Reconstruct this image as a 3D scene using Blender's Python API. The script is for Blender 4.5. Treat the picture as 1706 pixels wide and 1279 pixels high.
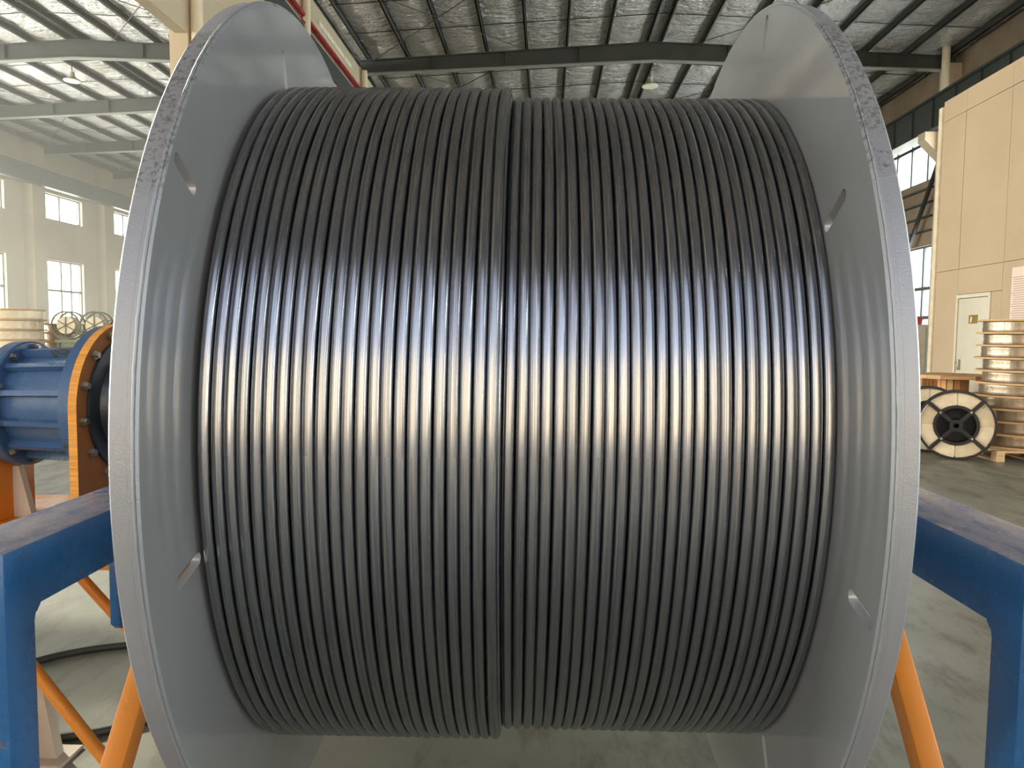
import bpy, bmesh, math, random
import numpy as np
from mathutils import Vector, Matrix
random.seed(7); np.random.seed(7)
PI = math.pi
for o in list(bpy.data.objects): bpy.data.objects.remove(o)
SC = bpy.context.scene
COL = SC.collection

# ------------------------------------------------------------------ camera
CAM = Vector((0.0196, -2.2234, 1.5))
AXZ = 1.2749                        # height of the reel's axle
cd = bpy.data.cameras.new('camera'); cam = bpy.data.objects.new('camera', cd); COL.objects.link(cam)
cd.sensor_fit = 'HORIZONTAL'; cd.sensor_width = 36.0; cd.lens = 1218.36 / 1706 * 36; cd.clip_end = 500; cd.clip_start = .02
rv = Vector((0.9997563, 0.01963045, 0.01009926)); uv = Vector((-0.01139342, 0.0669731, 0.99768973)); fv = Vector((-0.01890872, 0.99756165, -0.06718043))
cam.matrix_world = Matrix(((rv.x, uv.x, -fv.x, CAM.x), (rv.y, uv.y, -fv.y, CAM.y), (rv.z, uv.z, -fv.z, CAM.z), (0, 0, 0, 1)))
SC.camera = cam

# ------------------------------------------------------------------ world, sun, exposure
SC.view_settings.view_transform = 'Standard'; SC.view_settings.look = 'None'
SC.view_settings.gamma = 1; SC.view_settings.use_curve_mapping = False
SC.view_settings.exposure = 0.85
w = bpy.data.worlds.new('sky'); SC.world = w; w.use_nodes = True
nt = w.node_tree; nt.nodes.clear()
sky = nt.nodes.new('ShaderNodeTexSky'); sky.sky_type = 'NISHITA'; sky.sun_disc = False
sky.sun_elevation = math.radians(30); sky.sun_rotation = math.radians(-50); sky.air_density = 1.0; sky.dust_density = 2.5; sky.ozone_density = 1.0
bg = nt.nodes.new('ShaderNodeBackground'); bg.inputs[1].default_value = 0.40
wo = nt.nodes.new('ShaderNodeOutputWorld'); hs = nt.nodes.new('ShaderNodeHueSaturation'); hs.inputs['Saturation'].default_value = .5; nt.links.new(sky.outputs[0], hs.inputs['Color']); nt.links.new(hs.outputs[0], bg.inputs[0]); nt.links.new(bg.outputs[0], wo.inputs[0])
sd = bpy.data.lights.new('sun', 'SUN'); sd.energy = 5.2; sd.angle = .012; sd.color = (1, .9, .76)
sun = bpy.data.objects.new('sun', sd); COL.objects.link(sun)
sdir = Vector((-.72, .50, .52)).normalized()           # towards the sun: ahead and to the left
sun.rotation_euler = sdir.to_track_quat('Z', 'Y').to_euler(); sun.location = (-40, 30, 40)
SC.cycles.max_bounces = 10; SC.cycles.diffuse_bounces = 5; SC.cycles.glossy_bounces = 6; SC.cycles.transparent_max_bounces = 12
SC.cycles.caustics_reflective = False; SC.cycles.caustics_refractive = False; SC.cycles.sample_clamp_indirect = 8

WIN_L, WIN_R = 1050, 480              # power per area light added in the side windows to brighten the hall
# the hall is turned a little against the reel
DL = 0.027
HALL = Matrix.Translation((CAM.x, CAM.y, 0)) @ Matrix.Rotation(-DL, 4, 'Z')
def H(u, v, z=0.0): return HALL @ Vector((u, v, z))

# ------------------------------------------------------------------ materials
def lin(c):
    f = lambda x: x / 12.92 if x <= .04045 else ((x + .055) / 1.055) ** 2.4
    return tuple(f(x / 255) for x in c) + (1,)
def nodes(name):
    m = bpy.data.materials.new(name); m.use_nodes = True
    t = m.node_tree; b = t.nodes['Principled BSDF']; return m, t, b
def N(t, ty, **k):
    n = t.nodes.new(ty)
    for a, v in k.items():
        if a.startswith('i_'): n.inputs[int(a[2:])].default_value = v
        else: setattr(n, a, v)
    return n
def noise(t, scale, detail=3, rough=.55, vec=None):
    n = N(t, 'ShaderNodeTexNoise'); n.inputs['Scale'].default_value = scale; n.inputs['Detail'].default_value = detail; n.inputs['Roughness'].default_value = rough
    if vec: t.links.new(vec, n.inputs['Vector'])
    return n
def ramp(t, src, stops):
    r = N(t, 'ShaderNodeValToRGB'); e = r.color_ramp.elements
    while len(e) < len(stops): e.new(.5)
    for x, (p, c) in zip(e, stops):
        x.position = p; x.color = c if len(c) == 4 else tuple(c) + (1,)
    t.links.new(src, r.inputs[0]); return r
def objco(t, scale=(1, 1, 1)):
    tc = N(t, 'ShaderNodeTexCoord'); mp = N(t, 'ShaderNodeMapping'); mp.inputs['Scale'].default_value = scale
    t.links.new(tc.outputs['Object'], mp.inputs[0]); return mp.outputs[0]
def mixc(t, fac, a, b):
    m = N(t, 'ShaderNodeMix', data_type='RGBA')
    for s, v in ((m.inputs[0], fac), (m.inputs[6], a), (m.inputs[7], b)):
        if hasattr(v, 'node'): t.links.new(v, s)
        else: s.default_value = v
    return m.outputs[2]
def bump(t, b, src, strength=.3, dist=.01):
    n = N(t, 'ShaderNodeBump'); n.inputs['Strength'].default_value = strength; n.inputs['Distance'].default_value = dist
    t.links.new(src, n.inputs['Height']); t.links.new(n.outputs[0], b.inputs['Normal'])
def mat(name, c, rough=.5, metal=0, var=.12, scale=6, bmp=0, bscale=60, coat=0, stretch=(1, 1, 1)):
    m, t, b = nodes(name); v = objco(t, stretch); n = noise(t, scale, 4, vec=v)
    c = lin(c); r = ramp(t, n.outputs[0], [(.3, tuple(x * (1 - var) for x in c[:3])), (.7, tuple(min(1, x * (1 + var)) for x in c[:3]))])
    t.links.new(r.outputs[0], b.inputs['Base Color'])
    b.inputs['Roughness'].default_value = rough; b.inputs['Metallic'].default_value = metal
    if coat: b.inputs['Coat Weight'].default_value = coat; b.inputs['Coat Roughness'].default_value = .12
    if bmp: bump(t, b, noise(t, bscale, 4, vec=v).outputs[0], bmp, .004)
    return m
def chipped(name, c, chip, rough=.3, amount=.63, scale=9, top_sheen=0):
    m, t, b = nodes(name); v = objco(t)
    n1 = noise(t, scale, 8, .7, v); n2 = noise(t, 2.5, 3, .5, v)
    f = ramp(t, n1.outputs[0], [(amount, (0, 0, 0)), (amount + .03, (1, 1, 1))])
    base = ramp(t, n2.outputs[0], [(.3, tuple(x * .8 for x in lin(c)[:3])), (.7, tuple(min(1, x * 1.15) for x in lin(c)[:3]))])
    col = mixc(t, f.outputs[0], base.outputs[0], lin(chip))
    if top_sheen:
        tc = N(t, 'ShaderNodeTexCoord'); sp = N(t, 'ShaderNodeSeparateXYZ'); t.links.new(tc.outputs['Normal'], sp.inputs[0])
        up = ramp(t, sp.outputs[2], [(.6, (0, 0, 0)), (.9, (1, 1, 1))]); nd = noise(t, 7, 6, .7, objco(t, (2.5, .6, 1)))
        k = N(t, 'ShaderNodeMath', operation='MULTIPLY'); t.links.new(up.outputs[0], k.inputs[0]); t.links.new(ramp(t, nd.outputs[0], [(.36, (.25,) * 3), (.55, (top_sheen,) * 3)]).outputs[0], k.inputs[1])
        col = mixc(t, k.outputs[0], col, lin((150, 142, 146)))  # pale reflected sheen of upward faces mixed into the colour
    t.links.new(col, b.inputs['Base Color'])
    rr = ramp(t, n1.outputs[0], [(.35, (rough * .8,) * 3), (.65, (rough * 1.5,) * 3)]); t.links.new(rr.outputs[0], b.inputs['Roughness'])
    n3 = noise(t, 38, 4, .6, v)
    ad = N(t, 'ShaderNodeMath', operation='MULTIPLY_ADD'); t.links.new(f.outputs[0], ad.inputs[0]); ad.inputs[1].default_value = -1.2; t.links.new(n3.outputs[0], ad.inputs[2])
    bump(t, b, ad.outputs[0], .35, .003); return m
def tube_mat():
    m, t, b = nodes('drawn steel tube')
    tc = N(t, 'ShaderNodeTexCoord'); sp = N(t, 'ShaderNodeSeparateXYZ'); t.links.new(tc.outputs['Object'], sp.inputs[0])
    def mth(op, a, bb=None, c=None):
        n = N(t, 'ShaderNodeMath', operation=op)
        for i, x in enumerate((a, bb, c)):
            if x is None: continue
            if hasattr(x, 'node'): t.links.new(x, n.inputs[i])
            else: n.inputs[i].default_value = x
        return n.outputs[0]
    y2 = mth('MULTIPLY', sp.outputs[1], sp.outputs[1]); r = mth('SQRT', mth('MULTIPLY_ADD', sp.outputs[2], sp.outputs[2], y2))
    an = mth('ARCTAN2', sp.outputs[2], sp.outputs[1])
    cb = N(t, 'ShaderNodeCombineXYZ'); t.links.new(mth('MULTIPLY', sp.outputs[0], 420), cb.inputs[0]); t.links.new(mth('MULTIPLY', r, 420), cb.inputs[1]); t.links.new(mth('MULTIPLY', an, 1.6), cb.inputs[2])
    st = noise(t, 1, 3, .6, cb.outputs[0])                     # drawing lines along the tube
    cb2 = N(t, 'ShaderNodeCombineXYZ'); t.links.new(mth('MULTIPLY', sp.outputs[0], 60), cb2.inputs[0]); t.links.new(mth('MULTIPLY', an, 2), cb2.inputs[1])
    tint = noise(t, 1, 2, .5, cb2.outputs[0])
    c1 = ramp(t, tint.outputs[0], [(.28, lin((158, 154, 164))), (.45, lin((158, 162, 170))), (.58, lin((164, 164, 168))), (.72, lin((156, 160, 164)))])
    col = mixc(t, ramp(t, st.outputs[0], [(.35, (0, 0, 0)), (.6, (1, 1, 1))]).outputs[0], lin((128, 128, 130)), c1.outputs[0])
    t.links.new(col, b.inputs['Base Color']); b.inputs['Metallic'].default_value = 1
    rr = ramp(t, st.outputs[0], [(.3, (.30,) * 3), (.7, (.15,) * 3)]); t.links.new(rr.outputs[0], b.inputs['Roughness'])
    bump(t, b, st.outputs[0], .22, .0012); return m
def foil_mat():
    m, t, b = nodes('crinkled roof foil'); v = objco(t, (1, 2.2, 1)); v2 = objco(t, (.5, 3, 1))
    n = noise(t, 2.4, 5, .6, v); n2 = noise(t, .25, 2, .5, v); n3 = noise(t, 1.3, 4, .55, v2); n4 = noise(t, 8, 4, .6, v)
    r = ramp(t, n2.outputs[0], [(.3, lin((196, 192, 188))), (.7, lin((220, 220, 222)))]); t.links.new(r.outputs[0], b.inputs['Base Color'])
    b.inputs['Metallic'].default_value = .85; b.inputs['Roughness'].default_value = .27
    a = N(t, 'ShaderNodeMath', operation='ADD'); t.links.new(n.outputs[0], a.inputs[0]); t.links.new(n3.outputs[0], a.inputs[1])
    a2 = N(t, 'ShaderNodeMath', operation='MULTIPLY_ADD'); t.links.new(n4.outputs[0], a2.inputs[0]); a2.inputs[1].default_value = .5; t.links.new(a.outputs[0], a2.inputs[2])
    bump(t, b, a2.outputs[0], 1.0, .22); return m
def glass_mat():
    m, t, b = nodes('window glass'); t.nodes.remove(b); out = t.nodes['Material Output']
    tr = N(t, 'ShaderNodeBsdfTransparent'); tr.inputs[0].default_value = (.92, .95, .93, 1); gl = N(t, 'ShaderNodeBsdfGlossy'); gl.inputs['Roughness'].default_value = .03
    mx = N(t, 'ShaderNodeMixShader'); mx.inputs[0].default_value = .08; t.links.new(tr.outputs[0], mx.inputs[1]); t.links.new(gl.outputs[0], mx.inputs[2]); t.links.new(mx.outputs[0], out.inputs[0]); return m
def floor_mat():
    m, t, b = nodes('worn green grey floor'); v = objco(t); v2 = objco(t, (1, .35, 1))
    n = noise(t, .9, 5, .6, v); n2 = noise(t, 5, 6, .7, v2); n3 = noise(t, 26, 4, .6, v)
    r = ramp(t, n.outputs[0], [(.3, lin((110, 111, 100))), (.55, lin((128, 127, 116))), (.72, lin((142, 137, 127)))])
    col = mixc(t, ramp(t, n2.outputs[0], [(.5, (0, 0, 0)), (.66, (.75,) * 3)]).outputs[0], r.outputs[0], lin((84, 76, 68)))
    t.links.new(col, b.inputs['Base Color'])
    rr = ramp(t, n2.outputs[0], [(.3, (.32,) * 3), (.7, (.5,) * 3)]); t.links.new(rr.outputs[0], b.inputs['Roughness'])
    bump(t, b, n3.outputs[0], .14, .004); return m
def flange_mat(): 
    m, t, b = nodes('grey enamel paint'); v = objco(t); n = noise(t, 3, 4, .6, v); n2 = noise(t, 45, 3, .5, v)
    r = ramp(t, n.outputs[0], [(.3, lin((134, 136, 140))), (.7, lin((146, 148, 152)))]); t.links.new(r.outputs[0], b.inputs['Base Color'])
    b.inputs['Roughness'].default_value = .3; b.inputs['Coat Weight'].default_value = 1; b.inputs['Coat Roughness'].default_value = .07; b.inputs['Coat IOR'].default_value = 1.6
    bump(t, b, n2.outputs[0], .02, .001); return m
def rim_mat():
    m, t, b = nodes('rough aluminium rim paint'); tc = N(t, 'ShaderNodeTexCoord'); v = objco(t); sp = N(t, 'ShaderNodeSeparateXYZ'); t.links.new(tc.outputs['Object'], sp.inputs[0])
    n = noise(t, 2.6, 4, .6, v); n2 = noise(t, 95, 6, .72, v); n3 = noise(t, 300, 4, .6, v)
    # ground-off stretches of the rim, one high at the front and a few small ones
    band = N(t, 'ShaderNodeMapRange'); band.interpolation_type = 'SMOOTHSTEP'; t.links.new(sp.outputs[2], band.inputs[0]); band.inputs[1].default_value = .38; band.inputs[2].default_value = .55
    b2 = N(t, 'ShaderNodeMapRange'); b2.interpolation_type = 'SMOOTHSTEP'; t.links.new(sp.outputs[2], b2.inputs[0]); b2.inputs[1].default_value = .88; b2.inputs[2].default_value = .78
    k = N(t, 'ShaderNodeMath', operation='MULTIPLY'); t.links.new(band.outputs[0], k.inputs[0]); t.links.new(b2.outputs[0], k.inputs[1])
    kk = N(t, 'ShaderNodeMath', operation='MULTIPLY_ADD'); t.links.new(k.outputs[0], kk.inputs[0]); kk.inputs[1].default_value = .3; t.links.new(n.outputs[0], kk.inputs[2])
    patch = ramp(t, kk.outputs[0], [(.58, (0, 0, 0)), (.7, (1, 1, 1))])
    mm = N(t, 'ShaderNodeMath', operation='MULTIPLY'); t.links.new(patch.outputs[0], mm.inputs[0]); t.links.new(n2.outputs[0], mm.inputs[1])
    chip = ramp(t, mm.outputs[0], [(.5, (0, 0, 0)), (.58, (.75,) * 3)])
    col = mixc(t, chip.outputs[0], lin((146, 149, 156)), lin((98, 96, 102))); t.links.new(col, b.inputs['Base Color'])
    b.inputs['Metallic'].default_value = .4
    rr = mixc(t, patch.outputs[0], (.36,) * 3 + (1,), (.2,) * 3 + (1,)); t.links.new(rr, b.inputs['Roughness'])
    ad = N(t, 'ShaderNodeMath', operation='MULTIPLY_ADD'); t.links.new(mm.outputs[0], ad.inputs[0]); ad.inputs[1].default_value = 1.8; t.links.new(n3.outputs[0], ad.inputs[2])
    bump(t, b, ad.outputs[0], .34, .0025); return m
def paper_mat(name, c, rows):
    m, t, b = nodes(name); tc = N(t, 'ShaderNodeTexCoord'); sp = N(t, 'ShaderNodeSeparateXYZ'); t.links.new(tc.outputs['Object'], sp.inputs[0])
    def mth(op, *a):
        n = N(t, 'ShaderNodeMath', operation=op)
        for i, x in enumerate(a):
            if hasattr(x, 'node'): t.links.new(x, n.inputs[i])
            else: n.inputs[i].default_value = x
        return n.outputs[0]
    ln = mth('LESS_THAN', mth('FRACT', mth('MULTIPLY', sp.outputs[2], rows)), .3)
    n = noise(t, 30, 1, .5, objco(t, (0, .25, .6)))
    wd = mth('LESS_THAN', mth('ABSOLUTE', sp.outputs[1]), mth('MULTIPLY_ADD', n.outputs[0], .16, .08))
    hd = mth('LESS_THAN', sp.outputs[2], .3)
    k = mth('MULTIPLY', mth('MULTIPLY', mth('MULTIPLY', ln, wd), hd), .75)
    t.links.new(mixc(t, k, lin(c), lin((120, 100, 96))), b.inputs['Base Color']); b.inputs['Roughness'].default_value = .6; return m
def block_mat(name, c, mortar, sx, sz):
    m, t, b = nodes(name); v = objco(t); n = noise(t, 1.2, 5, .65, v); n2 = noise(t, 9, 4, .6, v)
    r = ramp(t, n.outputs[0], [(.3, lin(c)), (.7, lin(mortar))]); t.links.new(r.outputs[0], b.inputs['Base Color']); b.inputs['Roughness'].default_value = .8
    bump(t, b, n2.outputs[0], .3, .01); return m

M = dict(tube=tube_mat(), foil=foil_mat(), glass=glass_mat(), floor=floor_mat(), flange=flange_mat(), rim=rim_mat(),
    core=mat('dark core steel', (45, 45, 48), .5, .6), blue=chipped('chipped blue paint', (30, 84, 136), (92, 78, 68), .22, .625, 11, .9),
    blue_d=chipped('oily blue paint', (64, 94, 134), (60, 64, 62), .28, .62, 6), orange=chipped('orange paint', (208, 126, 30), (110, 70, 40), .4, .68, 8),
    brown=chipped('shaded orange paint', (148, 92, 46), (90, 66, 44), .5, .68, 7), orange_lit=mat('lit flame cut edge', (232, 160, 66), .45, 0, .2, 30, .8, 60, stretch=(.3, 1, 6)),  # end plate's shade and light held in colour: dark faces, bright edge
    steel=mat('steel bolt', (168, 162, 152), .3, .9), hub=mat('oily dark hub', (52, 56, 64), .35, .3, .3, 9, .3),
    cream_p=mat('cream gusset paint', (182, 170, 154), .5), rubber=mat('black rubber hose', (42, 42, 40), .55),
    wall=mat('beige plaster', (190, 176, 152), .85, 0, .06, .8, .1, 9), pillar=mat('pale pillar paint', (204, 186, 162), .75, 0, .06, 1.5), pipe=mat('white downpipe', (226, 214, 192), .45, 0, .05),
    brownwall=block_mat('stained brown block wall', (128, 112, 96), (156, 138, 118), 1, 1), girder=mat('dark green grey steel', (66, 70, 68), .5, .1, .15), purlin=mat('galvanised purlin', (80, 82, 78), .45, .5, .15, 3),
    rafter=mat('grey painted rafter', (72, 74, 72), .5, .1, .12, 2), rafter_f=mat('pale lower flange', (136, 138, 132), .5, .1, .1), red=mat('red painted pipe', (150, 26, 36), .4), rod=mat('bracing rod', (58, 56, 52), .5, .4),
    frame=mat('window frame', (92, 96, 98), .5, .2), panel=mat('tan composite panel', (190, 166, 138), .55, 0, .05, 1.2, .05, 30), panel_edge=mat('pale panel edge', (222, 208, 184), .6), gap=mat('dark joint', (96, 76, 56), .8),
    door=mat('ivory door paint', (208, 200, 182), .45, 0, .03), doorframe=mat('pale door frame', (214, 206, 188), .45, 0, .03), gold=mat('gilt sign plate', (150, 122, 62), .35, .5, .3, 40),
    poster=paper_mat('printed paper sheet', (236, 208, 196), 30), ply=mat('plywood', (206, 166, 120), .7, 0, .14, 4, .1, 40, stretch=(1, 1, 8)), ply2=mat('pale plywood', (216, 184, 142), .7, 0, .12, 4, stretch=(1, 1, 8)),
    wrap=mat('stretch wrapped tube coil', (142, 124, 104), .3, .5, .35, 9, .7, 26, .4, (1, 1, .12)), wrap_w=mat('white wrapped coil', (226, 212, 188), .4, .05, .1, 12, .4, 22, .3), paper=mat('pale paper wrap', (224, 204, 174), .6, 0, .1, 10, .3, 20),
    paper2=mat('creased paper wrap', (206, 186, 156), .6, 0, .1, 10, .3, 20), black=mat('black steel strap', (34, 32, 30), .4, .3), lamp=mat('white lamp shade', (232, 228, 206), .35), green=mat('dull green bench', (112, 118, 92), .6),
    white=mat('white painted strip', (232, 226, 214), .5), crate=mat('slatted box wood', (208, 152, 98), .7, 0, .12, 5), redplastic=mat('red plastic', (196, 66, 58), .4), cabinet=mat('pale cabinet paint', (206, 208, 200), .4), corru=mat('orange cardboard', (190, 130, 84), .8),
    yard=mat('yard concrete', (178, 172, 160), .9), facade=mat('cream painted facade', (232, 218, 190), .85, 0, .04, .2), facade_w=mat('facade window band', (120, 130, 140), .3), coilblack=mat('dark coil', (48, 48, 46), .45, .4), hoop=mat('grey spool rim', (108, 108, 98), .5, .3))

# ------------------------------------------------------------------ mesh helpers
class MB:
    def __init__(s): s.bm = bmesh.new()
    def poly(s, pts, faces, mi=0):
        vs = [s.bm.verts.new(p) for p in pts]
        for f in faces:
            try: fc = s.bm.faces.new([vs[i] for i in f]); fc.material_index = mi
            except ValueError: pass
        return vs
    def hexa(s, p, mi=0): return s.poly(p, [(0, 3, 2, 1), (4, 5, 6, 7), (0, 1, 5, 4), (1, 2, 6, 5), (2, 3, 7, 6), (3, 0, 4, 7)], mi)
    def box(s, x0, x1, y0, y1, z0, z1, mi=0, bev=0):
        if bev: 
            b2 = bmesh.new(); t = MB.__new__(MB); t.bm = b2
            t.box(x0, x1, y0, y1, z0, z1, mi); bmesh.ops.bevel(b2, geom=list(b2.edges), offset=bev, segments=2, affect='EDGES', profile=.5)
            s.merge(b2, mi); return s
        s.hexa([(x0, y0, z0), (x1, y0, z0), (x1, y1, z0), (x0, y1, z0), (x0, y0, z1), (x1, y0, z1), (x1, y1, z1), (x0, y1, z1)], mi); return s
    def merge(s, b2, mi=0):
        mp = {v: s.bm.verts.new(v.co) for v in b2.verts}
        for f in b2.faces:
            try: s.bm.faces.new([mp[v] for v in f.verts]).material_index = mi
            except ValueError: pass
        b2.free()
    def prism(s, prof, f0, f1, mi=0, bev=0):
        """prof: list of 2-D points; f0, f1: maps from a 2-D point to the two end positions"""
        n = len(prof); b2 = bmesh.new()
        a = [b2.verts.new(f0(p)) for p in prof]; b = [b2.verts.new(f1(p)) for p in prof]
        b2.faces.new(a[::-1]); b2.faces.new(b)
        for i in range(n): j = (i + 1) % n; b2.faces.new((a[i], a[j], b[j], b[i]))
        if bev: bmesh.ops.bevel(b2, geom=list(b2.edges), offset=bev, segments=2, affect='EDGES', profile=.5)
        s.merge(b2, mi); return s
    def bar(s, p0, p1, w, h, up=(0, 0, 1), mi=0, bev=0):
        p0 = Vector(p0); p1 = Vector(p1); d = (p1 - p0).normalized(); sd = d.cross(Vector(up)).normalized(); u = sd.cross(d)
        f = lambda o: (lambda p: o + sd * p[0] * w + u * p[1] * h)
        return s.prism([(-.5, -.5), (.5, -.5), (.5, .5), (-.5, .5)], f(p0), f(p1), mi, bev)
    def lathe(s, prof, c=(0, 0, 0), axis='x', n=48, mi=0, closed=False):
        """prof: (along, radius) pairs"""
        c = Vector(c); rings = []
        for a, r in prof:
            ring = []
            for k in range(n):
                t = 2 * PI * k / n; x, y = r * math.cos(t), r * math.sin(t)
                p = {'x': (a, x, y), 'y': (y, a, x), 'z': (x, y, a)}[axis]; ring.append(s.bm.verts.new(c + Vector(p)))
            rings.append(ring)
        m = len(rings)
        for i in range(m if closed else m - 1):
            A, B = rings[i], rings[(i + 1) % m]
            for k in range(n): s.bm.faces.new((A[k], A[(k + 1) % n], B[(k + 1) % n], B[k])).material_index = mi
        if not closed:
            if prof[0][1] > 1e-6: s.bm.faces.new(rings[0][::-1]).material_index = mi
            if prof[-1][1] > 1e-6: s.bm.faces.new(rings[-1]).material_index = mi
        return s
    def tube(s, pts, r, n=12, mi=0, closed=False):
        pts = [Vector(p) for p in pts]; m = len(pts); rings = []; side = None
        for i, p in enumerate(pts):
            a = pts[(i - 1) % m] if closed or i else p; b = pts[(i + 1) % m] if closed or i < m - 1 else p
            d = (b - a).normalized()
            if side is None: side = d.cross(Vector((0, 0, 1))); side = side if side.length > .01 else Vector((1, 0, 0))
            side = (side - d * side.dot(d)).normalized(); u = d.cross(side)
            rings.append([s.bm.verts.new(p + side * r * math.cos(2 * PI * k / n) + u * r * math.sin(2 * PI * k / n)) for k in range(n)])
        for i in range(m if closed else m - 1):
            A, B = rings[i], rings[(i + 1) % m]
            for k in range(n): s.bm.faces.new((A[k], A[(k + 1) % n], B[(k + 1) % n], B[k])).material_index = mi
        if not closed: s.bm.faces.new(rings[0][::-1]); s.bm.faces.new(rings[-1])
        return s
    def build(s, name, m, parent=None, smooth=True, ang=34, rec=True, weld=True):
        bm = s.bm
        if weld: bmesh.ops.remove_doubles(bm, verts=bm.verts, dist=1e-6)
        if rec: bmesh.ops.recalc_face_normals(bm, faces=bm.faces)
        if smooth:
            for f in bm.faces: f.smooth = True
            for e in bm.edges:
                if len(e.link_faces) == 2 and e.calc_face_angle(0) > math.radians(ang): e.smooth = False
        me = bpy.data.meshes.new(name); bm.to_mesh(me); bm.free()
        for x in (m if isinstance(m, (list, tuple)) else [m]): me.materials.append(M[x] if isinstance(x, str) else x)
        return link(name, me, parent)
def link(name, me, parent=None):
    o = bpy.data.objects.new(name, me); COL.objects.link(o)
    if parent: o.parent = parent
    return o
def tag(o, label=None, cat=None, group=None, kind=None):
    if label: o['label'] = label
    if cat: o['category'] = cat
    if group: o['group'] = group
    if kind: o['kind'] = kind
    return o
def empty(name, loc=(0, 0, 0), rz=0, **k):
    o = bpy.data.objects.new(name, None); COL.objects.link(o); o.location = loc; o.rotation_euler = (0, 0, rz); o.empty_display_size = .1
    return tag(o, **k)
def hall(o): o.matrix_world = HALL; return o
def struct(o, label, cat): hall(o); return tag(o, label, cat, kind='structure')
def hthing(name, u, v, z=0, rz=0, **k): return empty(name, H(u, v, z), rz - DL, **k)
def copy_tree(o, parent=None):
    c = o.copy(); COL.objects.link(c)
    if parent: c.parent = parent
    for ch in list(o.children): copy_tree(ch, c)
    return c
def arc(cx, cy, r, a0, a1, n): return [(cx + r * math.cos(a0 + (a1 - a0) * i / n), cy + r * math.sin(a0 + (a1 - a0) * i / n)) for i in range(n + 1)]

# ------------------------------------------------------------------ setting: floor, yard, walls, roof
UL, UM, UR = -27.9, -6.9, 14.2            # left wall, middle column row, right wall
V0, V1 = -6.5, 58.0
K26 = [26.8 + 6.4 * k for k in range(-5, 5)]
fl = MB(); fl.box(UL - .4, UR + .4, V0, V1, -.2, 0); struct(fl.build('floor', 'floor', smooth=False), 'worn grey green painted concrete floor of the hall', 'floor')
gd = MB(); gd.box(-130, 120, -130, 160, -.35, -.201); struct(gd.build('ground', 'yard', smooth=False), 'pale concrete yard outside the hall', 'ground')

def wall_cells(mb, plane, a0, a1, z0, z1, th, holes, axis='v', mi=0):
    A = sorted({a0, a1} | {h[0] for h in holes} | {h[1] for h in holes}); Z = sorted({z0, z1} | {h[2] for h in holes} | {h[3] for h in holes})
    for i in range(len(A) - 1):
        run = None
        for j in range(len(Z) - 1):
            am, zm = (A[i] + A[i + 1]) / 2, (Z[j] + Z[j + 1]) / 2
            solid = not any(h[0] < am < h[1] and h[2] < zm < h[3] for h in holes)
            if solid:
                if axis == 'v': mb.box(plane, plane + th, A[i], A[i + 1], Z[j], Z[j + 1], mi)
                else: mb.box(A[i], A[i + 1], plane, plane + th, Z[j], Z[j + 1], mi)
# left wall with two rows of windows
LW = [(39.55 + 6.35 * k, 43.2 + 6.35 * k) for k in range(-7, 3)]
mb = MB(); wall_cells(mb, UL, V0, V1, 0, 12.2, -.35, [(a, b, 7.7, 9.15) for a, b in LW] + [(a, b, 1.3, 5.45) for a, b in LW])
wl = struct(mb.build('wall_left', 'wall', smooth=False), 'far left beige outer wall with two rows of windows', 'wall')
for a, b in LW:
    p = MB(); p.box(UL, UL + .55, a - 1.35, a - .35, 0, 11.4); hall(p.build('pilaster', 'wall', wl, smooth=False)) if False else p.build('pilaster', 'wall', wl, smooth=False)
g = MB(); g.box(UL + .6, UL + .95, V0, V1, 9.2, 10.0); g.box(UL + .5, UL + 1.05, V0, V1, 10.0, 10.06); g.build('crane_girder', 'girder', wl, smooth=False)
def daylight(u, a, b, z0, z1, side, power, c):  # area light added in a window opening as ambient fill
    ld = bpy.data.lights.new('window_daylight', 'AREA'); ld.shape = 'RECTANGLE'; ld.size = z1 - z0; ld.size_y = b - a; ld.energy = power; ld.color = c
    o = bpy.data.objects.new('window_daylight', ld); COL.objects.link(o)
    o.matrix_world = HALL @ Matrix.Translation((u, (a + b) / 2, (z0 + z1) / 2)) @ Matrix.Rotation(-side * PI / 2, 4, 'Y')
WN = 0
def window(u, a, b, z0, z1, vb, hb, side, label):
    """a framed window in a wall that runs along the hall; u is the frame's plane"""
    global WN; WN += 1
    f = MB(); t = .05
    for x0, x1, y0, y1 in ((a, b, z0, z0 + .07), (a, b, z1 - .07, z1)): f.box(u - t, u + t, x0, x1, y0, y1)
    for x0, x1 in ((a, a + .07), (b - .07, b)): f.box(u - t, u + t, x0, x1, z0 + .07, z1 - .07)
    o = struct(f.build('window_%d' % WN, 'frame', smooth=False), label, 'window')
    for x in vb: q = MB(); q.box(u - t * .8, u + t * .8, x - .05, x + .05, z0 + .07, z1 - .07); q.build('mullion', 'frame', o, smooth=False)
    for y in hb: q = MB(); q.box(u - t, u + t, a + .07, b - .07, y - .06, y + .06); q.build('transom', 'frame', o, smooth=False)
    xs = [a + .07] + list(vb) + [b - .07]; ys = [z0 + .07] + list(hb) + [z1 - .07]
    for i in range(len(xs) - 1):
        for j in range(len(ys) - 1):
            q = MB(); q.box(u - .006, u + .006, xs[i], xs[i + 1], ys[j], ys[j + 1]); q.build('pane', 'glass', o, smooth=False)
    return o
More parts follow.
